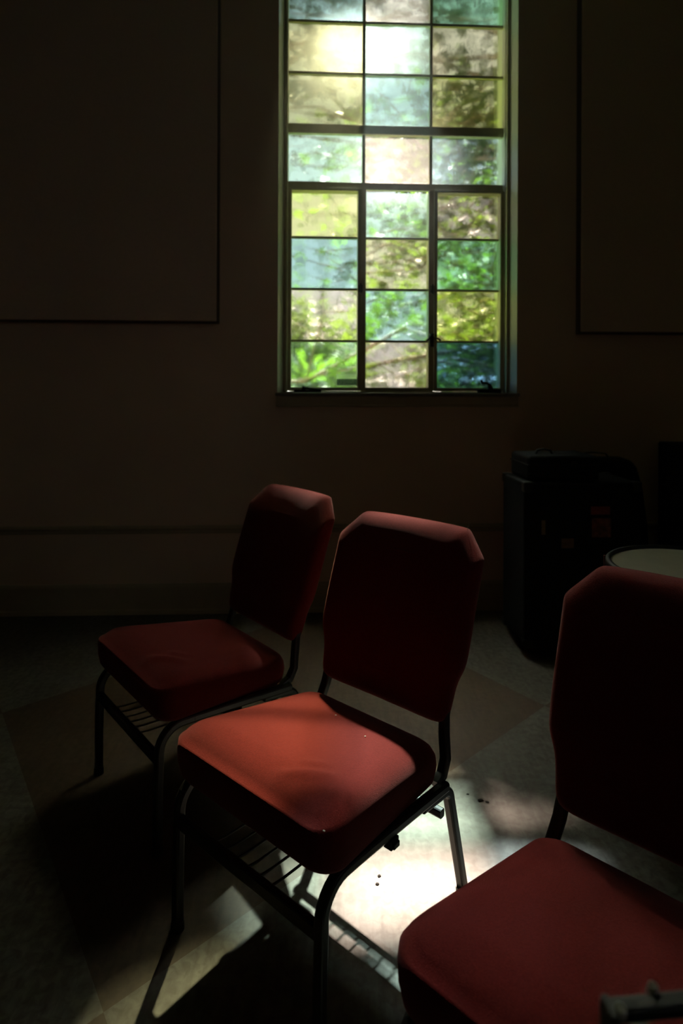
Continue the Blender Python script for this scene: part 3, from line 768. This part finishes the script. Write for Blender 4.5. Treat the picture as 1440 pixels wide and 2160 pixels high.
# tall tree added to shade the window, its crown cut to shape the sun patches
t2 = empty('added_shade_tree', 'tall tree added farther out to shade the window, crown mostly out of view', 'tree', (-2.3, 8.4, -.36))
off = np.array([-2.3, 8.4, -.36])
bm = bmesh.new(); branch_mesh(bm, (0, 0, 0), (.4, -.4, 9.3), .26, .11, .12)
for _ in range(14):
    z0 = rng.uniform(5.4, 9.2)
    branch_mesh(bm, (.2 + .1 * z0 / 9, -.3, z0), (rng.uniform(-1.5, 4.4), rng.uniform(-1.6, .6), z0 + rng.uniform(-.3, 1.4)), .07, .02, .2, off=off)
obj('trunk', bm, M_bark, t2, smooth=True)
n = 14500
L_ = rng.uniform(3.3, 5.3, n); uu = rng.uniform(-1.3, 1.9, n); zz = rng.uniform(.95, 4.3, n)
pts = np.stack([uu + SD[0] * L_, D + L_, zz + SD[2] * L_], 1) + rng.normal(size=(n, 3)) * .03
thin = np.zeros(n, bool)
for cu, cz_, ru, rz_, pr in THIN: thin |= (((uu - cu) / ru) ** 2 + ((zz - cz_) / rz_) ** 2 < 1) & (rng.random(n) < pr)
pts = pts[~sunlit(pts, 1.12) & ~thin]
leaf_mesh('foliage', pts - off, .115, M_leaf2, t2, .3, SD)

# hedge row behind
for x, y, h, w, n, lab in ((-3.4, 9.6, 3.2, 1.25, 1500, 'tall dark green shrub farthest left beyond the window'), (-.75, 9.4, 2.9, 1.25, 1700, 'dark green shrub in the middle beyond the window, tallest of the row'),
                           (2.1, 10.2, 2.6, 1.2, 1700, 'dark green shrub just right of the tallest one beyond the window'), (4.7, 9.3, 3.3, 1.3, 1200, 'dark green shrub farthest right beyond the window'),
                           (.35, 7.7, 1.25, .8, 900, 'low dark green shrub in front of the taller row beyond the window'), (2.75, 8.1, 1.5, .6, 600, 'low bushy shrub right of the other low one beyond the window')):
    h_ = empty('shrub', lab, 'shrub', (x, y, -.36), group='shrubs beyond the window')
    bm = bmesh.new()
    for k in range(5): branch_mesh(bm, (rng.uniform(-.2, .2), rng.uniform(-.2, .2), 0), (rng.uniform(-.8, .8), rng.uniform(-.4, .4), h * .8), .03, .008, .12)
    obj('stem', bm, M_bark, h_, smooth=True)
    d = rng.normal(size=(n, 3)); d /= np.linalg.norm(d, axis=1)[:, None]
    pts = d * rng.uniform(.55, 1.0, (n, 1)) * [w, min(.8, w), h / 2] + [0, 0, h / 2 + .1]
    pts = pts[pts[:, 2] > .05]
    leaf_mesh('foliage', pts, .17, M_leaf3, h_)

# ------------------------------------------------------------------ added haze standing in for lens glare
HAZE = 0.10
m = bpy.data.materials.new('glare_veil'); m.use_nodes = True; N = m.node_tree.nodes; N.clear()
vo = N.new('ShaderNodeVolumeScatter'); vo.inputs['Density'].default_value = HAZE; vo.inputs['Anisotropy'].default_value = .7
vo.inputs['Color'].default_value = (1, 1, 1, 1)
tc = N.new('ShaderNodeTexCoord'); sx = N.new('ShaderNodeSeparateXYZ'); m.node_tree.links.new(tc.outputs['Object'], sx.inputs[0])
mr = N.new('ShaderNodeMapRange'); mr.interpolation_type = 'SMOOTHSTEP'; mr.inputs['From Min'].default_value = 1.3; mr.inputs['From Max'].default_value = 3.8   # thickens upward, so the veil lies on the upper wall
mr.inputs['To Min'].default_value = 0.0; mr.inputs['To Max'].default_value = HAZE
m.node_tree.links.new(sx.outputs['Z'], mr.inputs['Value']); m.node_tree.links.new(mr.outputs[0], vo.inputs['Density'])
om = N.new('ShaderNodeOutputMaterial'); m.node_tree.links.new(vo.outputs[0], om.inputs['Volume'])
bm = bmesh.new(); add_box(bm, (UL - .01, -.01, -.006), (UR + .01, VB + .01, ZC + .01), W)
tag(obj('glare_haze', bm, m), 'thin added haze hanging in the dark room', 'glare_haze', kind='stuff')

# ------------------------------------------------------------------ turn the whole place so that the window wall runs along X
R_ = Matrix.Translation((0, D, 0)) @ Matrix.Rotation(-YAW, 4, 'Z') @ Matrix.Translation((0, -D, 0))
for o in list(S.objects):
    if o.parent is None: o.matrix_world = R_ @ o.matrix_basis
